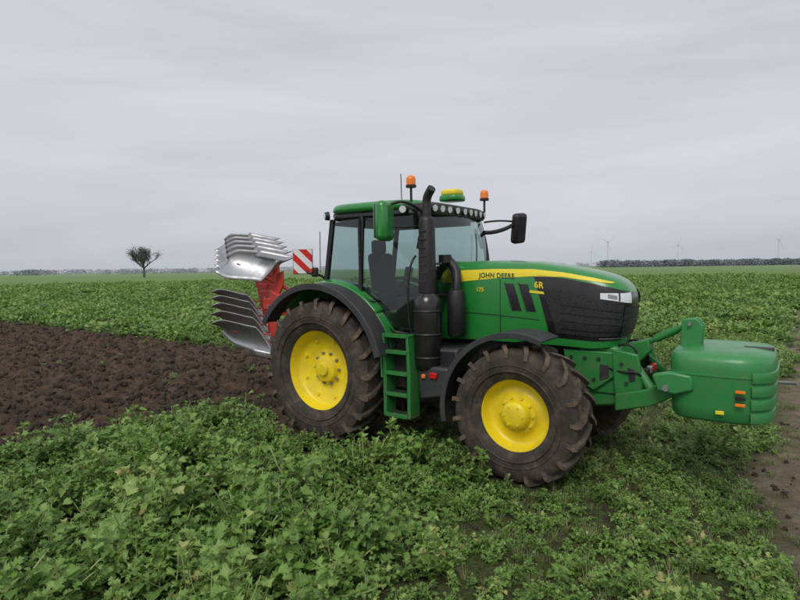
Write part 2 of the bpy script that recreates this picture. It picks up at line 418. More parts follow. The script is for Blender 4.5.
# ---- cab
def quad(nm,p,mat,thick=0):
    o=mk(nm,p,[(0,1,2,3)],mat)
    if thick:
        s=o.modifiers.new('s','SOLIDIFY'); s.thickness=thick; s.offset=0
    return o
def pillar(nm,p0,p1,w,d,mat=BLK):
    p0,p1=Vector(p0),Vector(p1); x=Vector((w/2,0,0)); y=Vector((0,d/2,0))
    return hexa(nm,[p0-x-y,p0+x-y,p0+x+y,p0-x+y,p1-x-y,p1+x-y,p1+x+y,p1-x+y],mat,.012)
ZT=2.99
for s in(-1,1):
    Cb=Vector((-.22,s*.78,2.02)); Ct=Vector((-.08,s*.76,ZT))
    Bb=Vector((.50,s*.90,1.62)); Bt=Vector((.52,s*.84,ZT))
    Ab=Vector((1.50,s*.70,1.40)); At=Vector((1.40,s*.78,ZT)); Am=Vector((1.60,s*.70,2.1))
    pillar('c_pillar',Cb,Ct,.07,.06); pillar('b_pillar',Bb,Bt,.055,.05)
    tube('a_pillar',[(1.50,s*.72,1.40),(1.58,s*.72,2.1),(1.50,s*.76,2.7),(1.38,s*.78,ZT)],.035,BLK)
    mk('side_glass_rear',[Cb,Vector((.1,s*.86,2.07)),Vector((.50,s*.895,1.92)),Bt,Ct],[(0,1,2,3,4)],GLASS)
    mk('door_glass',[Vector((.52,s*.905,1.75)),Vector((.75,s*.905,1.55)),Vector((1.46,s*.74,1.45)),Vector((1.56,s*.735,2.1)),At,Bt],[(0,1,2,3,4,5)],GLASS)
    tube('door_frame',[(.52,s*.91,2.96),(.53,s*.915,1.78),(.62,s*.915,1.62),(.78,s*.91,1.52),(1.46,s*.75,1.43)],.020,BLK)
    tube('door_handle',[(.62,s*.93,1.95),(.62,s*.96,1.93),(.75,s*.96,1.88),(.80,s*.93,1.88)],.016,BLK)
    tube('quarter_frame',[(-.20,s*.79,2.03),(.1,s*.87,2.07),(.52,s*.91,1.90)],.020,BLK)
    prism('cab_skirt',[(.50,2.02),(.60,1.66),(.78,1.53),(1.47,1.43),(1.50,1.22),(.95,1.22),(.90,1.4),(.72,1.72),(.45,1.98)],s*.70,s*.915,GREEN,.02)
    prism('cab_floor_side',[(-.25,2.0),(.5,2.0),(.9,1.5),(1.5,1.42),(1.5,1.15),(-.25,1.15)],s*.52,s*.70,BLK,.02)
for s in(-1,1):
    grid_mesh('fender_shoulder',lambda u,v,s=s:(1.165*math.cos(rad(110-68*u)),s*(.80+.22*v),.95+1.165*math.sin(rad(110-68*u))+.05*(1-v)),24,6,GREEN,thick=.01)
quad('rear_window',[(-.22,-.76,1.75),(-.22,.76,1.75),(-.08,.74,ZT),(-.08,-.74,ZT)],GLASS)
def wsh(u,v):
    yy=-.72+1.44*u; bul=.12*(1-(2*u-1)**2)
    x=1.52+(.06*math.sin(v*math.pi*.8))+bul-(.13*v*v)
    return (x,yy*(1+.07*v),1.95+1.03*v)
grid_mesh('windscreen',wsh,16,10,GLASS)
tube('windscreen_base',[(1.53,-.73,1.95),(1.66,0,1.95),(1.53,.73,1.95)],.03,BLK)
tube('wiper',[(1.70,.0,2.02),(1.74,.12,2.45),(1.64,.2,2.75)],.009,BLK)
box('cab_floor',(.65,0,1.25),(1.7,1.2,.12),BLK,.02)
box('cab_rear_wall',(-.16,0,1.6),(.08,1.35,.6),BLK,.03)
def slab(nm,x0,x1,hw,z0,z1,mat,n=4.5,rnd=.35,slope=0):
    cx=(x0+x1)/2; hl=(x1-x0)/2; v=[];f=[]; M=72
    rows=[(0.90,z0),(0.97,z0+.006),(1.0,z0+(z1-z0)*.25),(1.0,z0+(z1-z0)*.5),(.985,z0+(z1-z0)*.72),(.95,z0+(z1-z0)*.88),(.88,z0+(z1-z0)*.97),(.6,z1+.008),(0.001,z1+.014)]
    rows=[(0.001,z0)]+rows
    for k,z in rows:
        for i in range(M):
            t=2*math.pi*i/M; c,s=math.cos(t),math.sin(t)
            xx=hl*math.copysign(abs(c)**(2/n),c)*k; yy=hw*math.copysign(abs(s)**(2/n),s)*k
            v.append((cx+xx,yy,z+slope*xx))
    for r in range(len(rows)-1):
        for i in range(M):
            j=(i+1)%M; f.append((r*M+i,r*M+j,(r+1)*M+j,(r+1)*M+i))
    return mk(nm,v,f,mat,smooth=True,angle=50)
slab('roof_lower',-.17,1.46,.865,2.96,3.07,BLK,5,slope=-.012)
slab('roof_green',-.20,1.38,.89,3.045,3.185,GREEN,4.2,slope=-.015)
slab('roof_hatch',.15,.95,.50,3.18,3.215,GREEN,4.2,slope=-.015)
slab('roof_visor',1.05,1.56,.80,2.965,3.12,BLK,4.5)
def worklight(p,d,sz=.085):
    p=Vector(p); d=Vector(d).normalized()
    cyl('work_light_body',p-d*.06,p,sz*.75,BLK,n=20,r1=sz*.62)
    cyl('work_light_lens',p,p+d*.006,sz*.52,WHT,n=20)
for yy in(-.66,-.50,-.34,-.16,.02,.20,.36,.52,.67): worklight((1.59-abs(yy)*.07,yy,3.04),(1,yy*.35,-.12),.08)
worklight((1.22,-.90,3.03),(.35,-1,-.1)); worklight((-.12,-.88,3.03),(-.6,-.9,-.1)); worklight((-.22,-.55,3.05),(-1,-.1,-.1)); worklight((1.22,.90,3.03),(.35,1,-.1))
slab('gps_receiver_base',1.24,1.56,.155,3.19,3.27,GREEN,3)
slab('gps_receiver_dome',1.26,1.54,.14,3.265,3.34,YDEC,2.6)
for (bx,by,bz) in((1.24,-.74,3.38),(1.50,.74,3.33)):
    cyl('beacon_stem',(bx,by,3.02),(bx,by,bz-.06),.016,BLK,n=12)
    cyl('beacon_base',(bx,by,bz-.07),(bx,by,bz-.04),.066,BLK)
    lathe('beacon_lens',[(-.04,.058),(.03,.060),(.06,.052),(.078,.03),(.083,.0001)],(bx,by,bz),ORG,n=28,axis='z')
cyl('antenna',(1.08,-.72,3.12),(1.07,-.72,3.50),.006,BLK,n=6)
# exhaust
ex,ey=1.56,-.88
lathe('exhaust_canister',[(1.05,.0001),(1.05,.12),(1.10,.165),(1.14,.172),(1.84,.172),(1.92,.165),(1.97,.12),(2.0,.095)],(ex,ey,0),GLB,n=40,axis='z')
lathe('exhaust_shield',[(1.98,.075),(2.0,.105),(2.06,.108),(2.86,.098),(2.90,.085),(2.92,.06)],(ex,ey,0),BLK,n=36,axis='z')
tube('exhaust_pipe',[(ex,ey,2.85),(ex,ey,3.05),(ex+.0,ey,3.10),(ex+.03,ey-.02,3.17),(ex+.11,ey-.05,3.24)],.052,DARK)
for k in range(7):
    box('shield_slot',(ex-.0,ey-.100,2.14+.1*k),(.09,.014,.022),DARK,.004)
for z in(1.22,1.50,1.78): lathe('canister_band',[(z-.012,.173),(z,.179),(z+.012,.173)],(ex,ey,0),BLK,n=40,axis='z')
lathe('air_cleaner',[(1.45,.0001),(1.45,.09),(1.48,.115),(1.95,.115),(2.02,.09),(2.06,.0001)],(1.80,-.60,0),BLK,n=32,axis='z')
tube('intake_pipe',[(1.8,-.60,2.0),(1.8,-.58,2.15),(1.74,-.5,2.3),(1.6,-.5,2.42)],.06,BLK)
cyl('intake_cap',(1.62,-.56,2.36),(1.62,-.56,2.46),.08,BLK)
tube('grab_rail',[(1.36,-.93,1.5),(1.34,-.98,1.6),(1.34,-.98,2.35),(1.38,-.86,2.45)],.014,BLK)
tube('grab_rail_green',[(.98,-.93,1.56),(.96,-1.02,1.6),(1.0,-1.10,1.25),(1.03,-1.12,.95)],.016,GREEN)
# ladder
lx0,lx1=1.06,1.42
for x in(lx0,lx1):
    prism('step_side',[(x-.014,1.50),(x+.014,1.50),(x+.05,1.0),(x+.05,.48),(x-.0,.48),(x-.0,1.0)],-.94,-1.14,GREEN2,.006)
for z in(.50,.76,1.02,1.28,1.48):
    box('step_tread',((lx0+lx1)/2+.02,-1.04,z),(lx1-lx0,.20,.03),GREEN2,.006)
    box('step_grip',((lx0+lx1)/2+.02,-1.145,z+.004),(lx1-lx0-.03,.02,.05),GREEN2,.004)
    for k in range(5): box('step_slot',(lx0+.08+.06*k,-1.04,z+.018),(.03,.15,.008),DARK,.002)
box('step_back',((lx0+lx1)/2,-.93,1.15),(lx1-lx0,.02,.68),DARK,.004)
prism('fuel_tank',[(.55,1.30),(1.98,1.35),(2.0,.95),(1.88,.68),(1.5,.60),(1.02,.62),(.80,.85)],-.34,-.88,BLK,.05)
prism('battery_box',[(1.48,1.12),(1.92,1.12),(1.9,.78),(1.50,.70)],-.86,-1.0,DGR,.03)
box('marker_lamp',(1.72,-1.02,1.02),(.10,.03,.07),REDL,.01)
box('marker_lamp2',(1.58,-1.02,1.0),(.05,.03,.05),ORG,.01)
cyl('air_tank',(1.1,.6,.85),(1.9,.6,.85),.16,GREEN2)
box('left_tank',(1.2,.62,1.0),(1.4,.5,.7),GREEN2,.06)
# mirrors
box('mirror_right',(1.22,-1.27,2.86),(.16,.30,.47),GREEN,.06,rot=(0,0,14))
box('mirror_right_glass',(1.135,-1.29,2.86),(.01,.24,.40),GRY,.004,rot=(0,0,14))
tube('mirror_arm_right',[(1.46,-.80,2.98),(1.42,-1.0,3.09),(1.28,-1.20,3.09),(1.22,-1.26,3.0)],.018,BLK)
tube('mirror_arm_right_low',[(1.46,-.80,2.82),(1.36,-1.05,2.78),(1.24,-1.2,2.80)],.012,BLK)
box('mirror_left',(1.74,1.40,2.88),(.13,.24,.46),BLK,.05,rot=(6,12,-20))
tube('mirror_arm_left',[(1.48,.76,2.80),(1.60,1.02,2.80),(1.69,1.30,2.93)],.030,BLK)
tube('mirror_arm_left_up',[(1.48,.78,2.95),(1.58,1.05,3.0),(1.70,1.34,2.98)],.014,BLK)
# interior
box('seat_base',(.45,0,1.55),(.45,.45,.35),SEATM,.05)
box('seat_cushion',(.48,0,1.80),(.52,.52,.14),SEATM,.05)
box('seat_back',(.20,0,2.18),(.14,.50,.70),SEATM,.06,rot=(0,-8,0))
box('headrest',(.13,0,2.62),(.10,.28,.20),SEATM,.04)
box('armrest_console',(.62,-.38,1.98),(.55,.16,.14),SEATM,.04,rot=(0,-8,0))
box('monitor',(1.0,-.48,2.22),(.05,.26,.20),GLB,.015,rot=(0,10,20))
box('monitor_upper',(1.28,-.60,2.62),(.04,.22,.16),GLB,.015,rot=(0,10,20))
tube('monitor_arm',[(.75,-.42,2.02),(.9,-.46,2.1),(1.0,-.48,2.2)],.015,BLK)
box('dash_column',(1.28,0,1.75),(.25,.28,.75),SEATM,.05,rot=(0,-12,0))
box('dash_hood',(1.30,0,2.12),(.28,.40,.14),SEATM,.05,rot=(0,-25,0))
tube('steering_wheel',[(1.08+.08*math.sin(t),.21*math.cos(t),2.19+.17*math.sin(t)) for t in [2*math.pi*i/16 for i in range(16)]],.016,BLK,cyclic=True)
cyl('steering_column',(1.2,0,2.0),(1.08,0,2.19),.03,BLK)
box('headliner',(.60,0,2.93),(1.4,1.4,.05),SEATM,.01)
box('rear_shelf',(-.06,0,1.92),(.26,1.3,.08),SEATM,.02)
box('dash_right',(1.1,-.55,1.7),(.4,.18,.35),SEATM,.04)
box('side_console',(.5,-.62,1.8),(.7,.2,.35),SEATM,.04)

# ================================================================ FRONT WEIGHT
FW=empty('front_ballast_weight',(OX,OY,0),TH); PARENT=FW
def wplan(t,k):
    c,s=math.cos(t),math.sin(t)
    hl,hw=.44,.66
    n=4.5 if c<0 else 2.8
    xx=math.copysign(abs(c)**(2/n),c)*hl*k*(1 if c<0 else 1.05); yy=math.copysign(abs(s)**(2/(4.4)),s)*hw*k
    return 4.60+xx,yy
def weight_loft(nm,rows,mat,t0=0,t1=2*math.pi,M=96,off=0):
    v=[];f=[]
    full=abs(t1-t0-2*math.pi)<1e-6
    for k,z in rows:
        for i in range(M):
            t=t0+(t1-t0)*(i/M if full else i/(M-1)); x,y=wplan(t,k); v.append((x,y,z))
    for r in range(len(rows)-1):
        for i in range(M if full else M-1):
            j=(i+1)%M; f.append((r*M+i,r*M+j,(r+1)*M+j,(r+1)*M+i))
    return mk(nm,v,f,mat,smooth=True,angle=50)
weight_loft('weight_body',[(0.001,.80),(.84,.80),(.90,.81),(.945,.84),(.965,.95),(.98,1.1),(1.0,1.22),(1.0,1.32),(.99,1.38),(.96,1.425),(.90,1.45),(.6,1.465),(.001,1.472)],GREENW)
for i in range(4):
    z=.88+.125*i; g=.955+.012*i
    rows=[(g,z-.052),(g+.030,z-.045),(g+.038,z-.02),(g+.038,z+.02),(g+.030,z+.045),(g,z+.052)]
    weight_loft('front_rib',rows,GREENW,-rad(60),rad(60),60)
weight_loft('side_seam_band',[(.99,1.245),(1.012,1.25),(1.012,1.262),(.99,1.267)],GREENW)
for s in(-1,1):
    prism('hitch_ear',[(4.05,1.22),(4.22,1.26),(4.40,1.24),(4.42,1.10),(4.26,1.04),(4.10,1.06)],s*.58,s*.675,GREENW,.02)
    cyl('hitch_pin',(4.18,s*.40,1.10),(4.18,s*.70,1.10),.03,GRY)
    for zz in(1.13,1.01): box('reflector',(4.80,s*.668,zz),(.08,.012,.028),ORG,.003)
    box('type_label',(4.80,s*.668,1.07),(.08,.012,.035),BLK,.003)
    box('type_label_yellow',(4.64,s*.668,.92),(.07,.012,.035),YDEC,.003)
prism('toplink_mast',[(4.22,1.72),(4.36,1.74),(4.42,1.66),(4.40,1.40),(4.20,1.38),(4.22,1.55)],-.10,-.06,GREENW,.008)
prism('toplink_mast2',[(4.22,1.72),(4.36,1.74),(4.42,1.66),(4.40,1.40),(4.20,1.38),(4.22,1.55)],.06,.10,GREENW,.008)
cyl('toplink_pin',(4.30,-.14,1.68),(4.30,.14,1.68),.018,GRY)
box('centre_slot',(4.9,0,1.40),(.26,.10,.14),DARK,.01)
tube('coupling_rod',[(4.95,.1,1.12),(5.15,.1,1.12),(5.22,.05,1.13)],.016,GRY)

# ================================================================ PLOUGH
PL=empty('reversible_plough',(OX,OY,0),TH); PARENT=PL
ZB=1.66; TILT=.215
NB=5; A0=-1.60; DA=-.50; B0=-.30; DB=.36
def zbm(a): return ZB+(-1.62-a)*TILT
def body(i,up):
    a0=A0+DA*i+(.16 if up else 0); b0=B0+DB*i
    sg=1 if up else -1
    UF=.88 if up else .86
    def Z(a,z): return zbm(a)+sg*(UF-z)
    def mb(u,v):
        f=-1.10*u
        hgt=.08+.40*min(1,u/.32)**.8 -.05*max(0,u-.6)
        lo=.0+.16*max(0,u-.45)**1.3
        curl=.13*v*v+(.02+.16*u*u)*v*v
        l=.02+.40*u**1.35 + curl -.10*v*(1-v)*2
        f2=f-.16*v*(1-u)+.10*v*v*u
        z=lo+hgt*v
        if u>.8:
            q=(u-.8)/.2; z=lo+hgt*(v*(1-.55*q*q)+.30*q*q)
        return (a0+f2,b0-l,Z(a0+f2,z))
    grid_mesh('mouldboard',mb,22,10,STEEL,thick=.012)
    def sh(u,v):
        f=.12-.62*u; return (a0+f-.05*v,b0+.02-(.26*u**1.2)-.035*v,Z(a0+f,-.03+.13*v*min(1,u*3+.12)))
    grid_mesh('share',sh,10,3,STEEL,thick=.018)
    al=A0+DA*i
    p=[(a0-.35,.30),(a0-.20,.25),(a0-.20,.50),(al-.28,UF-.04),(al-.44,UF-.04),(a0-.38,.5)]
    prism('leg',[(x,Z(al,z)) for x,z in p],b0-.01,b0+.025,RED,.008)
    cyl('stay_bar',(a0-.4,b0,Z(a0,.42)),(a0-.9,b0-.36,Z(a0-.9,.28)),.014,RED)
for i in range(NB):
    body(i,True); body(i,False)
p0=Vector((-1.5,-.40,zbm(-1.5)+.0)); p1=Vector((-4.1,1.45,zbm(-4.1)))
d=(p1-p0).normalized(); w=Vector((-d.y,d.x,0)).normalized()*.06; zz=Vector((0,0,.07))
hexa('main_beam',[p0-w-zz,p1-w-zz,p1+w-zz,p0+w-zz,p0-w+zz,p1-w+zz,p1+w+zz,p0+w+zz],RED,.012)
for i in range(NB):
    a0=A0+DA*i; b0=B0+DB*i
    box('body_clamp',(a0-.36,b0+.01,zbm(a0-.36)),(.26,.14,.20),RED,.02)
    for s in(-1,1): cyl('clamp_bolt',(a0-.32,b0-.10,zbm(a0)+s*.05),(a0-.32,b0+.10,zbm(a0)+s*.05),.02,GRY,n=10)
prism('headstock',[(-1.22,1.85),(-1.38,1.88),(-1.50,1.50),(-1.46,1.05),(-1.32,.82),(-1.22,.90)],-.10,.10,RED,.02)
box('cross_shaft',(-1.34,0,.92),(.10,.95,.10),RED,.02)
for s in(-1,1): prism('headstock_plate',[(-1.24,1.35),(-1.42,1.35),(-1.44,.82),(-1.20,.84)],s*.45-.02,s*.45+.02,RED,.01)
cyl('turnover_cylinder',(-1.4,.10,2.0),(-1.75,-.20,1.75),.045,RED)
cyl('turnover_rod',(-1.65,-.12,1.82),(-1.9,-.30,1.68),.026,GRY)
box('swivel_block',(-1.55,-.05,ZB),(.26,.28,.28),RED,.04)
box('turn_frame',(-1.75,-.35,ZB+.12),(.55,.10,.30),RED,.02,rot=(0,12,-20))
cyl('adjust_cylinder',(-1.6,.1,ZB+.16),(-2.4,.42,zbm(-2.4)+.16),.04,RED)
for k in range(4): tube('hydraulic_hose',[(-.4,.1*k-.1,1.6),(-.9,.1*k-.2,1.45+.05*k),(-1.2,.1*k-.1,1.85),(-1.45,.08*k-.15,1.98),(-1.75,-.1,1.8)],.013,BLK)
# warning board
WS=empty('warning_sign',(*to_world(-.84,-.62),0),TH); PARENT=WS
o=box('board',(0,0,0),(.28,.015,.36),STRP,.003); o.location=(0,0,2.42); o.rotation_euler=(0,0,rad(42))
o=box('board_frame',(0,.02,0),(.30,.012,.38),GRY,.003); o.location=(0,0,2.42); o.rotation_euler=(0,0,rad(42))
tube('bracket',[(0,.04,2.3),(.12,.04,2.22),(.32,.1,2.22),(.34,.25,2.0),(.30,.4,1.7)],.02,BLK)
box('position_lamp',(.27,-.02,2.26),(.10,.07,.14),BLK,.02)
cyl('lamp_lens',(.24,-.06,2.28),(.24,-.075,2.28),.03,REDL)
cyl('flex_rod',(.36,0,2.25),(.37,0,2.85),.006,BLK,n=6)
PARENT=None

# ================================================================ GROUND
def fbm(x,y,s,o=4): return noise.fractal(Vector((x*s,y*s,3.7)),.9,2.0,o)
def smooth(e0,e1,x):
    t=min(1,max(0,(x-e0)/(e1-e0))); return t*t*(3-2*t)
def zones(x,y):
    a,b=to_local(x,y)
    n=fbm(x,y,.6,3)
    n2=fbm(x+40,y,1.7,3)
    soil=smooth(-2.4+.5*n,-2.9+.5*n,a)*smooth(3.9+.3*n2,3.5+.3*n2,b)
    sc=smooth(1.7,1.0,abs(b+.1))*smooth(1.9,.2,a)
    soil=max(soil,sc*smooth(-.35,.1,n2+.15)*.95)
    tr=smooth(4.8+.5*n,5.4+.5*n,a)*smooth(8.6+.5*n,7.9+.5*n,a)
    return soil,tr
def height(x,y,z=None):
    a,b=to_local(x,y)
    soil,tr=z if z else zones(x,y)
    d=math.hypot(x,y)
    h=0
    far=smooth(80,40,d)
    if soil>0.01:
        f=.045*math.sin(2*math.pi*b/.48+1.2*fbm(x,y,.5,2)) + .10*fbm(x,y,2.2,3)+.055*fbm(x,y,7,3)
        lw=smooth(-2.0,-3.2,a)
        h+=soil*far*(f*(.35+.65*lw)-.03)
    h+=.03*fbm(x,y,.35,2)*far*(1-soil)
    if tr>0.01:
        rut=math.exp(-((a-5.7)/.22)**2)+math.exp(-((a-7.4)/.25)**2)
        h+=tr*(-.04*rut+.02*fbm(x,y,4,3))*far
    return h
def axis(lo,hi,st,far,g=1.12):
    out=list(np.arange(lo,hi,st))
    s=st;x=hi
    while x<far: out.append(x); s*=g; x+=s
    out.append(far)
    s=st;x=lo-st;pre=[]
    while x>-far: pre.append(x); s*=g; x-=s
    pre.append(-far)
    return np.array(pre[::-1]+out)
xs=axis(-15,9.5,.085,3500,1.05); ys=axis(1.5,19,.085,3500,1.05)
ys=ys[ys>-60]
nx,ny=len(xs),len(ys)
V=np.zeros((nx*ny,3),np.float32); col=np.zeros((nx*ny,4),np.float32)
k=0
for x in xs:
    for y in ys:
        z=zones(x,y) if (abs(x)<300 and y<400) else (0,0)
        V[k]=(x,y,height(x,y,z) if abs(x)<120 and y<130 else 0); col[k]=(z[0],z[1],0,1); k+=1
ii=np.arange(nx-1)[:,None]*ny+np.arange(ny-1)[None,:]
F=np.stack([ii,ii+ny,ii+ny+1,ii+1],-1).reshape(-1,4)
me=D.meshes.new('ground'); me.vertices.add(nx*ny); me.vertices.foreach_set('co',V.ravel())
me.loops.add(F.size); me.loops.foreach_set('vertex_index',F.ravel().astype(np.int32))
me.polygons.add(len(F)); me.polygons.foreach_set('loop_start',np.arange(0,F.size,4,dtype=np.int32))
me.polygons.foreach_set('use_smooth',np.ones(len(F),bool)); me.update(calc_edges=True)
at=me.attributes.new('zone','FLOAT_COLOR','POINT'); at.data.foreach_set('color',col.ravel())
ground=D.objects.new('ground',me); SC.collection.objects.link(ground)
m,nt,b=newmat('field_ground')
L=nt.links.new
at=N(nt,'ShaderNodeAttribute'); at.attribute_name='zone'
sp=N(nt,'ShaderNodeSeparateColor'); L(at.outputs['Color'],sp.inputs[0])
g=N(nt,'ShaderNodeNewGeometry')
def nz(scale,det=6,r=.6,vec=None):
    n=N(nt,'ShaderNodeTexNoise'); n.inputs['Scale'].default_value=scale; n.inputs['Detail'].default_value=det; n.inputs['Roughness'].default_value=r
    L(vec or g.outputs['Position'],n.inputs['Vector']); return n.outputs['Fac']
def ramp(f,st):
    r=N(nt,'ShaderNodeValToRGB'); el=r.color_ramp.elements
    while len(el)<len(st): el.new(.5)
    for e,(p,c) in zip(el,st): e.position=p; e.color=(*c,1)
    L(f,r.inputs[0]); return r.outputs[0]
def mixc(f,a,b_):
    x=N(nt,'ShaderNodeMix',data_type='RGBA')
    for s_,q in(('A',a),('B',b_)):
        if isinstance(q,tuple): x.inputs[s_].default_value=(*q,1)
        else: L(q,x.inputs[s_])
    if isinstance(f,float): x.inputs['Factor'].default_value=f
    else: L(f,x.inputs['Factor'])
    return x.outputs['Result']
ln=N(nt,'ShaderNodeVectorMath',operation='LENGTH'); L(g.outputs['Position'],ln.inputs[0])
def mr(v,a,b_,c=0,d=1):
    x=N(nt,'ShaderNodeMapRange'); x.inputs['From Min'].default_value=a; x.inputs['From Max'].default_value=b_; x.inputs['To Min'].default_value=c; x.inputs['To Max'].default_value=d
    L(v,x.inputs['Value']); return x.outputs[0]
under=ramp(nz(16,9,.75),[(.30,(.035,.032,.018)),(.44,(.065,.065,.030)),(.54,(.085,.115,.036)),(.70,(.17,.175,.075))])  # near undergrowth kept dark: shadow between the plants painted into its colour
mp=N(nt,'ShaderNodeMapping'); mp.inputs['Scale'].default_value=(.25,1.0,1); L(g.outputs['Position'],mp.inputs['Vector'])
far1=ramp(nz(.03,5,.6,mp.outputs[0]),[(.35,(.135,.215,.065)),(.5,(.165,.25,.085)),(.65,(.12,.225,.058))])
far2=ramp(nz(1.6,6,.75),[(.3,(.075,.125,.035)),(.7,(.23,.31,.12))])
farc=mixc(.5,far1,far2)
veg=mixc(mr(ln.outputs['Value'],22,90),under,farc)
soilc=ramp(nz(5,10,.72),[(.28,(.040,.028,.019)),(.48,(.090,.061,.042)),(.70,(.160,.113,.080))])
trc=ramp(nz(4,10,.7),[(.3,(.13,.105,.072)),(.5,(.21,.17,.12)),(.62,(.28,.23,.165)),(.75,(.15,.165,.07))])
c1=mixc(sp.outputs['Red'],veg,soilc); c2=mixc(sp.outputs['Green'],c1,trc)
hz=mixc(mr(ln.outputs['Value'],150,1800,0,.65),c2,(.34,.39,.37))  # aerial haze painted in: base colour fades to grey with distance
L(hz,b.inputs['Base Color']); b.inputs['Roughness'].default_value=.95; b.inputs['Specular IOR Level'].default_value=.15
bp=N(nt,'ShaderNodeBump'); bp.inputs['Strength'].default_value=1.0; bp.inputs['Distance'].default_value=.06
L(nz(22,8,.7),bp.inputs['Height']); L(bp.outputs[0],b.inputs['Normal'])
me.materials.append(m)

# ================================================================ VEGETATION
def leafmat(name,stops,trans=.3):
    m,nt,b=newmat(name); L=nt.links.new
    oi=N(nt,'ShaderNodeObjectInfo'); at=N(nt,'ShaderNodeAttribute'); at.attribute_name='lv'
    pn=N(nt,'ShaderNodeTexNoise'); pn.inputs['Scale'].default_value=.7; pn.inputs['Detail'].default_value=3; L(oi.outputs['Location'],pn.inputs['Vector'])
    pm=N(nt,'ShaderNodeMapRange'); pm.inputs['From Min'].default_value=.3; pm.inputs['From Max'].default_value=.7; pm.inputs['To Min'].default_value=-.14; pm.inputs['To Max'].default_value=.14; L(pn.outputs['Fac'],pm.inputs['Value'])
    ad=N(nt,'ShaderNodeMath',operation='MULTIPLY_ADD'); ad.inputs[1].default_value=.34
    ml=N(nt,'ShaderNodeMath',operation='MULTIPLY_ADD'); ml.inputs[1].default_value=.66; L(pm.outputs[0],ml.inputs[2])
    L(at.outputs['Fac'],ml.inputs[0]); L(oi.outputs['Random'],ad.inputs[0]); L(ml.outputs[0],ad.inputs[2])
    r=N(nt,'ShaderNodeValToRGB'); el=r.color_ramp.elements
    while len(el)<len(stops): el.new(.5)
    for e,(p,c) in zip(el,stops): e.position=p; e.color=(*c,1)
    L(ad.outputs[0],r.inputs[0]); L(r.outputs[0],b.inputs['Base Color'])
    b.inputs['Roughness'].default_value=.42; b.inputs['Specular IOR Level'].default_value=.5
    tr=N(nt,'ShaderNodeBsdfTranslucent'); L(r.outputs[0],tr.inputs[0])
    mx=N(nt,'ShaderNodeMixShader'); mx.inputs[0].default_value=trans
    L(b.outputs[0],mx.inputs[1]); L(tr.outputs[0],mx.inputs[2]); L(mx.outputs[0],nt.nodes['Material Output'].inputs['Surface'])
    return m
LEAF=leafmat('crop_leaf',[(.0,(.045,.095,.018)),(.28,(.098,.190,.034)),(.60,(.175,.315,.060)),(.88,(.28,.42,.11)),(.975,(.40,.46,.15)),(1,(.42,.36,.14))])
GRASS=leafmat('grass_blade',[(.0,(.08,.13,.03)),(.45,(.17,.24,.07)),(.75,(.28,.30,.12)),(1,(.42,.36,.22))])
STEM=mat_paint('plant_stem',(.23,.30,.10),.55,.35,dirtcol=(.28,.20,.10))
class MB:
    def __init__(s): s.v=[];s.f=[];s.lv=[];s.mi=[]
    def add(s,v,f,lv,mi=0):
        b=len(s.v); s.v+=v; s.f+=[tuple(q+b for q in t) for t in f]; s.lv+=[lv]*len(v); s.mi+=[mi]*len(f)
    def obj(s,name,mats,coll):
        me=D.meshes.new(name); me.from_pydata([tuple(p) for p in s.v],[],s.f); me.update()
        for m in mats: me.materials.append(m)
        me.polygons.foreach_set('material_index',s.mi)
        a=me.attributes.new('lv','FLOAT','POINT'); a.data.foreach_set('value',s.lv)
        o=D.objects.new(name,me); coll.objects.link(o); return o
def leaf(mb,p,dirv,up,L_,W_,lv,n=9,droop=.5):
    d=Vector(dirv).normalized(); side=d.cross(Vector(up))
    if side.length<1e-3: side=Vector((1,0,0))
    side.normalize(); nrm=side.cross(d).normalized()
    v=[];f=[]; ph=random.random()
    tw=random.uniform(-.8,.8); cup=random.uniform(.05,.5); lobe=random.uniform(.5,.78)
    for i in range(n+1):
        t=i/n
        w=W_*(math.sin(math.pi*min(1,t**.8))**.7+.04)
        if t<.25: w*=.35+t*1.6
        w*= (random.uniform(1.0,1.2) if i%2==0 else lobe) if (0<i<n) else .15
        c=Vector(p)+d*(L_*t)-Vector((0,0,1))*(droop*L_*t*t)+nrm*(.05*L_*math.sin(t*7+ph*6))
        sd=side*math.cos(tw*t)+nrm*math.sin(tw*t)
        sh=d*(w*.38 if i%2==0 else 0)
        v+= [c-sd*w+nrm*w*cup+sh, c, c+sd*w*random.uniform(.9,1.1)+nrm*w*cup+sh]
    for i in range(n):
        a=i*3; f+=[(a,a+1,a+4,a+3),(a+1,a+2,a+5,a+4)]
    mb.add(v,f,lv)
def stem(mb,p0,p1,r):
    p0,p1=Vector(p0),Vector(p1); d=(p1-p0).normalized(); u=d.orthogonal().normalized(); w=d.cross(u)
    v=[]
    for q,rr in((p0,r),(p1,r*.7)):
        for k in range(3):
            t=k*2.094; v.append(q+(u*math.cos(t)+w*math.sin(t))*rr)
    mb.add(v,[(0,1,4,3),(1,2,5,4),(2,0,3,5)],.5,1)
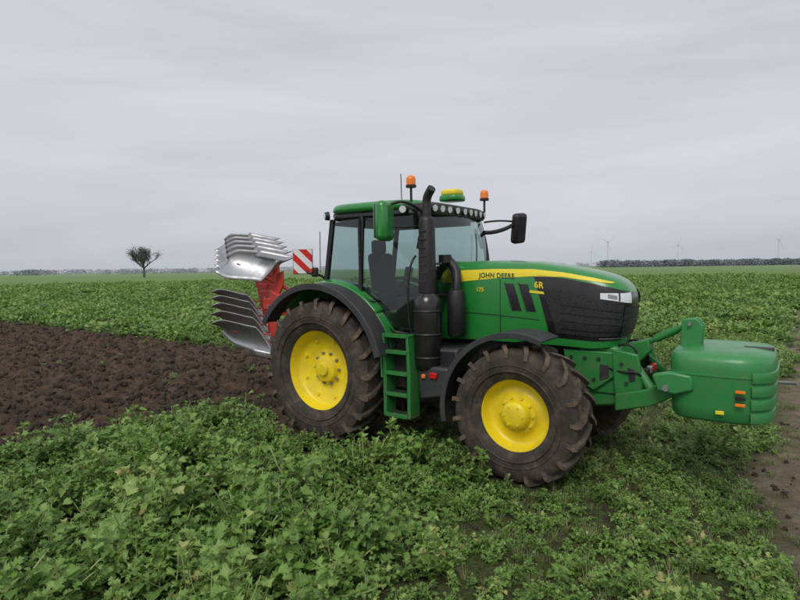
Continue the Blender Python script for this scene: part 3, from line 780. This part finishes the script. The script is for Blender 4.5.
def plant(name,coll,ns,H,leafL,npl,spread=.5,wid=.36,tmin=.1,lean=None,nn=8,sr=.0045,stip=.65):
    mb=MB()
    for s in range(ns):
        az=random.uniform(0,6.28); tl=random.uniform(.1,spread)*1.2
        if lean: az=random.gauss(0,.5); tl=random.uniform(*lean)
        L_=H*random.uniform(.6,1.05); p=Vector((random.uniform(-.06,.06),random.uniform(-.06,.06),-.03 if not lean else .03))
        dr=Vector((math.cos(az)*math.sin(tl),math.sin(az)*math.sin(tl),math.cos(tl)))
        seg=4; pts=[p]
        for k in range(seg):
            dr=(dr+Vector((random.uniform(-.18,.18),random.uniform(-.18,.18),random.uniform(0,.12) if not lean else random.uniform(-.05,.22)))).normalized()
            pts.append(pts[-1]+dr*(L_/seg)); stem(mb,pts[-2],pts[-1],sr)
        for q in range(npl):
            t=tmin+(1-tmin)*(q+random.random()*.6)/npl
            t=min(.999,t); k=int(t*seg); P=pts[k].lerp(pts[k+1],t*seg-k)
            az2=q*2.4+random.uniform(-.5,.5)+s
            el=random.uniform(-.1,.5)+.5*t
            dv=Vector((math.cos(az2)*math.cos(el),math.sin(az2)*math.cos(el),math.sin(el)))
            LL=leafL*random.uniform(.45,1.3)*(1.2-.5*t)
            pet=LL*random.uniform(.2,.6); P2=P+dv*pet
            if nn>4: stem(mb,P,P2,.0022)
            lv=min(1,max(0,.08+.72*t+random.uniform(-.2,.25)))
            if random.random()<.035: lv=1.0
            leaf(mb,P2,dv,(0,0,1),LL,LL*random.uniform(wid*.75,wid*1.2),lv,n=nn,droop=random.uniform(.1,.9))
            if random.random()<stip:
                for sg in(-1,1):
                    a3=az2+sg*random.uniform(.7,1.1)
                    d3=Vector((math.cos(a3)*math.cos(el*.5),math.sin(a3)*math.cos(el*.5),math.sin(el*.5)))
                    leaf(mb,P+dv*pet*.7,d3,(0,0,1),LL*.6,LL*.22,lv,n=min(5,nn),droop=.4)
    return mb.obj(name,[LEAF,STEM],coll)
def tuft(name,coll,n,H):
    mb=MB()
    for i in range(n):
        az=random.uniform(0,6.28); r=random.uniform(0,.07); p=Vector((r*math.cos(az),r*math.sin(az),-.02))
        a2=az+random.uniform(-.6,.6); L_=H*random.uniform(.5,1.1); w=random.uniform(.002,.0045); b_=random.uniform(.2,1.0)
        sd=Vector((-math.sin(a2),math.cos(a2),0))*w; v=[]
        for k in range(5):
            t=k/4; c=p+Vector((math.cos(a2)*b_*L_*t*t*.8,math.sin(a2)*b_*L_*t*t*.8,L_*(t-.35*b_*t*t)))
            v+=[c-sd*(1-t*.9),c+sd*(1-t*.9)]
        mb.add(v,[(2*k,2*k+1,2*k+3,2*k+2) for k in range(4)],random.random())
    return mb.obj(name,[GRASS],coll)
def clod(name,coll,mat):
    import bmesh
    bm=bmesh.new(); bmesh.ops.create_icosphere(bm,subdivisions=3,radius=1)
    off=Vector((random.random()*50,)*3)
    for v in bm.verts:
        p=v.co.copy(); v.co=p*(1+.45*noise.noise(p*1.3+off)+.22*noise.noise(p*3.5+off)); v.co.z*=.65
    me=D.meshes.new(name); bm.to_mesh(me); bm.free(); me.materials.append(mat)
    me.polygons.foreach_set('use_smooth',[True]*len(me.polygons))
    o=D.objects.new(name,me); coll.objects.link(o)
def scatter(name,P,R,S,I,coll):
    me=D.meshes.new(name); n=len(P); me.vertices.add(n); me.vertices.foreach_set('co',np.array(P,np.float32).ravel())
    a=me.attributes.new('rot','FLOAT_VECTOR','POINT'); a.data.foreach_set('vector',np.array(R,np.float32).ravel())
    a=me.attributes.new('scl','FLOAT','POINT'); a.data.foreach_set('value',np.array(S,np.float32))
    a=me.attributes.new('idx','INT','POINT'); a.data.foreach_set('value',np.array(I,np.int32))
    me.update()
    o=D.objects.new(name,me); SC.collection.objects.link(o)
    ng=D.node_groups.new(name+'_nodes','GeometryNodeTree')
    ng.interface.new_socket('Geometry',in_out='INPUT',socket_type='NodeSocketGeometry')
    ng.interface.new_socket('Geometry',in_out='OUTPUT',socket_type='NodeSocketGeometry')
    gi=ng.nodes.new('NodeGroupInput'); go=ng.nodes.new('NodeGroupOutput')
    ip=ng.nodes.new('GeometryNodeInstanceOnPoints'); ci=ng.nodes.new('GeometryNodeCollectionInfo')
    ci.inputs['Collection'].default_value=coll; ci.inputs['Separate Children'].default_value=True; ci.inputs['Reset Children'].default_value=True
    def na(nm,t):
        q=ng.nodes.new('GeometryNodeInputNamedAttribute'); q.data_type=t; q.inputs['Name'].default_value=nm
        return next(s for s in q.outputs if s.enabled and s.name=='Attribute')
    l=ng.links.new
    l(gi.outputs[0],ip.inputs['Points']); l(ci.outputs[0],ip.inputs['Instance']); ip.inputs['Pick Instance'].default_value=True
    l(na('idx','INT'),ip.inputs['Instance Index'])
    er=ng.nodes.new('FunctionNodeEulerToRotation'); l(na('rot','FLOAT_VECTOR'),er.inputs[0]); l(er.outputs[0],ip.inputs['Rotation'])
    l(na('scl','FLOAT'),ip.inputs['Scale']); l(ip.outputs[0],go.inputs[0])
    md=o.modifiers.new('scatter','NODES'); md.node_group=ng
    return o
# alphabetical index in the collection: plant_0-6 | plant_far 7-10 | plant_sprawl 11-13 | plant_tall 14-17
pc=D.collections.new('plant_kinds')
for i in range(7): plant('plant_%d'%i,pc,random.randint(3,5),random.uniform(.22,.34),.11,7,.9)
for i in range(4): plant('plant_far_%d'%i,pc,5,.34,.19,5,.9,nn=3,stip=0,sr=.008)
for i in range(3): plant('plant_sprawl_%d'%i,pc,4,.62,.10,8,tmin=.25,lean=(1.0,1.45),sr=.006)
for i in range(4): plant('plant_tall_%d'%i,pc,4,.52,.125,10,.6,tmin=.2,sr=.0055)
gc=D.collections.new('grass_kinds')
for i in range(4): tuft('tuft_%d'%i,gc,34,random.uniform(.10,.2))
SOILM,snt,sb=newmat('soil_clod')
r_,_=noise_ramp(snt,1.6,[(.3,(.042,.029,.020)),(.5,(.092,.063,.044)),(.7,(.165,.118,.084))],8)
snt.links.new(r_.outputs[0],sb.inputs['Base Color']); sb.inputs['Roughness'].default_value=.95
sbp=N(snt,'ShaderNodeBump'); sbp.inputs['Strength'].default_value=.8; sbp.inputs['Distance'].default_value=.15
_r,_n=noise_ramp(snt,6,[(0,(0,0,0)),(1,(1,1,1))],6); snt.links.new(_n.outputs['Fac'],sbp.inputs['Height']); snt.links.new(sbp.outputs[0],sb.inputs['Normal'])
cc=D.collections.new('clod_kinds')
for i in range(6): clod('clod_%d'%i,cc,SOILM)

P=[];R=[];S=[];I=[]; GP=[];GR=[];GS=[];GI=[]
rnd=random.random
def add(x,y,sc,idx,tilt=.2):
    P.append((x,y,height(x,y))); R.append((random.uniform(-tilt,tilt),random.uniform(-tilt,tilt),rnd()*6.28)); S.append(sc); I.append(idx)
def addg(x,y,s):
    GP.append((x,y,height(x,y))); GR.append((0,0,rnd()*6.28)); GS.append(s); GI.append(random.randrange(4))
def try_plant(x,y,far):
    a,b_=to_local(x,y); so,tr=zones(x,y)
    if so>.5:
        if rnd()>(.018 if a<-3 else .12): return
        add(x,y,random.uniform(.3,.6),random.randrange(0,7)); return
    if tr>.4:
        if rnd()<.25 and far<25: addg(x,y,random.uniform(.5,1.0))
        if rnd()<.05: add(x,y,random.uniform(.25,.5),random.randrange(0,7))
        return
    sc=random.uniform(.65,1.2); dn=1
    if -1.1<a<3.7 and abs(b_)<1.35:
        sc*=.5; dn=.5
        if abs(abs(b_)-.95)<.35 and (abs(a)<.45 or abs(a-2.8)<.4): return
    lo=smooth(2.3,3.8,a)*smooth(9,3,abs(b_+2))
    if b_<-.8: lo=max(lo,smooth(1.6,3.8,a+ .15*(b_+3)))
    sc*=1-.46*lo; dn*=1-.15*lo
    n=fbm(x+9,y+5,.8,3)
    if n<-.15: dn*=.8; sc*=.75
    if n>.25: sc*=1.18
    if far<22 and rnd()<(.40 if a>3.0 else .06): addg(x,y,random.uniform(.7,1.5))
    if rnd()>dn: return
    tall=(b_<-1.4 and lo<.4)
    if far>20:
        idx=random.randrange(7,11); sc*=1.15+min(1.0,(far-20)/60)*.85
    elif rnd()<(.16 if tall else .07): idx=random.randrange(11,14)
    elif tall and rnd()<.48: idx=random.randrange(14,18)
    elif rnd()<.08: idx=random.randrange(14,18)
    else: idx=random.randrange(0,7)
    add(x,y,sc,idx,.3)
def ring(d0,d1,den,ang=54):
    A=math.radians(2*ang)/2*(d1*d1-d0*d0); n=int(A*den)
    for _ in range(n):
        d=math.sqrt(random.uniform(d0*d0,d1*d1)); t=rad(random.uniform(-ang,ang))
        try_plant(d*math.sin(t),d*math.cos(t),d)
ring(1.8,9,40); ring(9,20,15,50); ring(20,45,7,46); ring(45,110,1.8,43)
for _ in range(2600):
    d=math.sqrt(random.uniform(3,75)); t=rad(random.uniform(-50,52)); x,y=d*math.sin(t),d*math.cos(t)
    so,tr=zones(x,y)
    if so>.6 or tr>.5: continue
    a,b_=to_local(x,y)
    if a<1.5 and rnd()<.5: continue
    if abs(abs(b_)-.95)<.35 and (abs(a)<.45 or abs(a-2.8)<.4): continue
    add(x,y,random.uniform(.22,.45),random.randrange(0,7))
print('plants',len(P),'grass',len(GP))
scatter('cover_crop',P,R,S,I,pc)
for _ in range(2000):
    a=random.uniform(3.0,9); b_=random.uniform(-9,10); x,y=to_world(a,b_)
    if y<1: continue
    if fbm(x,y,1.1,2)>-.05 or zones(x,y)[1]<.3: addg(x,y,random.uniform(.5,1.3))
scatter('grass',GP,GR,GS,GI,gc)
P=[];R=[];S=[];I=[]
for _ in range(16000):
    a=-1.9-32*rnd()**1.6; b_=random.uniform(-9,3.9); x,y=to_world(a,b_)
    if y<2 or zones(x,y)[0]<.5: continue
    s=.018+.07*rnd()**3.0
    P.append((x,y,height(x,y)+s*.15)); R.append((rnd()*6,rnd()*6,rnd()*6)); S.append(s); I.append(random.randrange(6))
for _ in range(3000):
    a=random.uniform(-2,8); b_=random.uniform(-8,3); x,y=to_world(a,b_)
    if y<2: continue
    s=.008+.03*rnd()**3
    P.append((x,y,height(x,y)+s*.15)); R.append((rnd()*6,rnd()*6,rnd()*6)); S.append(s); I.append(random.randrange(6))
scatter('soil_clods',P,R,S,I,cc)

# ================================================================ DISTANT TREES, TURBINES
def flatmat(name,stops,scale):
    m,nt,b=newmat(name); r,_=noise_ramp(nt,scale,stops,5); nt.links.new(r.outputs[0],b.inputs['Base Color']); b.inputs['Roughness'].default_value=.9; b.inputs['Specular IOR Level'].default_value=.1; return m
FARL=flatmat('distant_foliage',[(.3,(.19,.215,.245)),(.7,(.25,.275,.30))],.08)  # both far foliage colours are blue-grey, with distance haze painted in
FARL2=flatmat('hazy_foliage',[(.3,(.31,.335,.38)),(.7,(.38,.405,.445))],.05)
def treeline(name,x0,x1,y0,y1,h,mat,step=5,gap=0,nl=90):
    v=[];f=[]
    n=int(abs(x1-x0)/step)
    for i in range(n):
        t=i/n; cx=x0+(x1-x0)*t+random.uniform(-3,3); cy=y0+(y1-y0)*t+random.uniform(-12,12)
        if noise.noise(Vector((cx*.02,5,0)))<gap: continue
        hh=h*(.80+.25*noise.noise(Vector((cx*.012,1,0)))+random.uniform(-.10,.10)); r=hh*.5
        for _ in range(nl):
            p=Vector((random.gauss(0,.6),random.gauss(0,.5),random.uniform(-1,1)))
            if p.z>.4: p.x*=1.3-p.z
            q=Vector((cx+p.x*r*1.9,cy+p.y*r,hh*.46+p.z*hh*.46))
            s=hh*.10
            a,b_=[Vector((random.uniform(-1,1),random.uniform(-1,1),random.uniform(-1,1)))*s for _ in(0,1)]
            k=len(v); v+=[q-a-b_*.5,q+a-b_*.5,q+b_]; f.append((k,k+1,k+2))
    mk(name,v,f,mat,parent=None)
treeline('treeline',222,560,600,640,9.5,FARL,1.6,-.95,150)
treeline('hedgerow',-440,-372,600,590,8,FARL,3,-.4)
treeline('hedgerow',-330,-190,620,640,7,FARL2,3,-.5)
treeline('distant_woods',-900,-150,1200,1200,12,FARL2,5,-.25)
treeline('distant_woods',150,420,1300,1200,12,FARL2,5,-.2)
def lone_tree():
    e=empty('field_tree',(-103,222,0)); v=[];f=[]; tips=[]
    def limb(p,d,L_,r,lev):
        q=p+d*L_; u=d.orthogonal().normalized(); w=d.cross(u); k=len(v); n=6
        for c,rr in((p,r),(q,r*.65)):
            for i in range(n):
                t=6.283*i/n; v.append(c+(u*math.cos(t)+w*math.sin(t))*rr)
        for i in range(n): f.append((k+i,k+(i+1)%n,k+n+(i+1)%n,k+n+i))
        if lev>=2: tips.append((p.lerp(q,.6),lev)); tips.append((q,lev))
        if lev<5:
            for j in range(3 if lev else 8):
                dd=(d*(.75 if lev else .30)+Vector((random.uniform(-1,1),random.uniform(-1,1),random.uniform(-.1,.9)))*.75).normalized()
                limb(q if (rnd()<.5 or lev==0) else p.lerp(q,random.uniform(.4,1)),dd,L_*random.uniform(.62,.82),r*.58,lev+1)
    limb(Vector((0,0,-.3)),Vector((.02,0,1)),2.9,.40,0)
    bark=flatmat('bark',[(.3,(.09,.09,.10)),(.7,(.13,.13,.135))],2)
    mk('trunk_and_limbs',v,f,bark,parent=e)
    lv=[];lf=[]
    for (p,l) in tips:
        for _ in range(2):
            q=p+Vector([random.gauss(0,.42) for _ in range(3)]); s=random.uniform(.08,.19)
            a,b_=[Vector((random.uniform(-1,1),random.uniform(-1,1),random.uniform(-1,1)))*s for _ in(0,1)]
            k=len(lv); lv+=[q-a,q+a,q+b_*1.6]; lf.append((k,k+1,k+2))
    mk('crown',lv,lf,flatmat('tree_foliage',[(.3,(.10,.12,.11)),(.7,(.14,.16,.14))],.5),parent=e)
    zs=max(p.z for p in v); xs_=max(p.x for p in v)-min(p.x for p in v)
    e.scale=(11.8/xs_,11.8/xs_,12.4/zs)
lone_tree()
TURB=mat_paint('turbine_hazed_white',(.54,.56,.60),.7,.0)  # white greyed towards the sky tone, haze painted into the colour
def turbine(x,y,H,rot,face):
    global PARENT
    e=empty('wind_turbine',(x,y,0),face); PARENT=e
    cyl('tower',(0,0,0),(0,0,H),1.9,TURB,r1=1.0,n=14); box('nacelle',(0,1,H+1),(3,9,3),TURB,.5)
    cyl('hub',(0,-4,H+1),(0,-6.5,H+1),1.6,TURB,r1=.8,n=12)
    for i in range(3):
        t=rot+i*2.0944; d=Vector((math.sin(t),0,math.cos(t))); s=Vector((d.z,0,-d.x)); c=Vector((0,-5.2,H+1)); Lb=H*.48
        pts=[c-s*.7,c+s*.7,c+d*Lb*.2+s*1.3,c+d*Lb+s*.3,c+d*Lb-s*.1,c+d*Lb*.2-s*.7]
        mk('blade',pts+[p+Vector((0,.5,0)) for p in pts],[tuple(range(6)),tuple(range(11,5,-1))]+[(k,(k+1)%6,(k+1)%6+6,k+6) for k in range(6)],TURB)
    PARENT=None
turbine(755,2000,86,.9,.2); turbine(1010,2000,72,.3,-.2); turbine(1340,1950,84,.6,.3); turbine(800,2300,60,.1,0)

# ================================================================ WORLD, SUN, CAMERA
w=D.worlds.new('World'); SC.world=w; w.use_nodes=True; nt=w.node_tree; L=nt.links.new
bg=nt.nodes['Background']; bg.inputs['Strength'].default_value=.1
SE,SR=rad(48),rad(200)
sky=N(nt,'ShaderNodeTexSky'); sky.sky_type='NISHITA'; sky.sun_disc=False; sky.sun_elevation=SE; sky.sun_rotation=SR; sky.dust_density=4
tc=N(nt,'ShaderNodeTexCoord'); sx=N(nt,'ShaderNodeSeparateXYZ'); L(tc.outputs['Generated'],sx.inputs[0])
def cloud(scale,zs,rot,det,lo,hi):
    mp=N(nt,'ShaderNodeMapping'); mp.inputs['Scale'].default_value=(1.0,1.0,zs); mp.inputs['Rotation'].default_value=(0,rad(rot),0); L(tc.outputs['Generated'],mp.inputs[0])
    n=N(nt,'ShaderNodeTexNoise'); n.inputs['Scale'].default_value=scale; n.inputs['Detail'].default_value=det; n.inputs['Roughness'].default_value=.52; n.inputs['Distortion'].default_value=.5; L(mp.outputs[0],n.inputs['Vector'])
    m=N(nt,'ShaderNodeMapRange'); m.inputs['From Min'].default_value=.3; m.inputs['From Max'].default_value=.7; m.inputs['To Min'].default_value=lo; m.inputs['To Max'].default_value=hi; L(n.outputs['Fac'],m.inputs['Value']); return m.outputs[0]
gr=N(nt,'ShaderNodeValToRGB'); el=gr.color_ramp.elements
for _ in range(3): el.new(.5)
for e,(p,c) in zip(el,[(.0,(5.5,5.7,6.25)),(.06,(5.9,6.05,6.6)),(.2,(6.6,6.7,7.15)),(.38,(6.4,6.5,7.05)),(1,(7.6,7.7,8.0))]): e.position=p; e.color=(*c,1)
L(sx.outputs['Z'],gr.inputs[0])
c1=cloud(1.6,6.5,5,5,.90,1.08); c2=cloud(.8,3.5,-4,3,.94,1.05)
cm=N(nt,'ShaderNodeMath',operation='MULTIPLY'); L(c1,cm.inputs[0]); L(c2,cm.inputs[1])
vm=N(nt,'ShaderNodeVectorMath',operation='SCALE'); L(gr.outputs[0],vm.inputs[0]); L(cm.outputs[0],vm.inputs['Scale'])
mx=N(nt,'ShaderNodeMix',data_type='RGBA'); mx.inputs['Factor'].default_value=.94; L(sky.outputs[0],mx.inputs['A']); L(vm.outputs[0],mx.inputs['B'])
L(mx.outputs['Result'],bg.inputs['Color'])
sd=D.lights.new('sun','SUN'); sd.energy=1.5; sd.angle=rad(25); sd.color=(1,.97,.93)
so=D.objects.new('sun',sd); SC.collection.objects.link(so)
dirv=Vector((math.sin(SR)*math.cos(SE),math.cos(SR)*math.cos(SE),math.sin(SE)))
so.rotation_euler=dirv.to_track_quat('Z','Y').to_euler()
cam=D.cameras.new('camera'); co=D.objects.new('camera',cam); SC.collection.objects.link(co)
cam.sensor_width=36; cam.lens=36*550/800; cam.clip_end=8000; cam.clip_start=.05
co.matrix_world=Matrix.Translation((0,0,2.3))@Matrix.Rotation(rad(90-3.3),4,'X')@Matrix.Rotation(rad(-.8),4,'Z')
SC.camera=co
SC.view_settings.view_transform='Standard'; SC.view_settings.look='None'; SC.view_settings.exposure=0
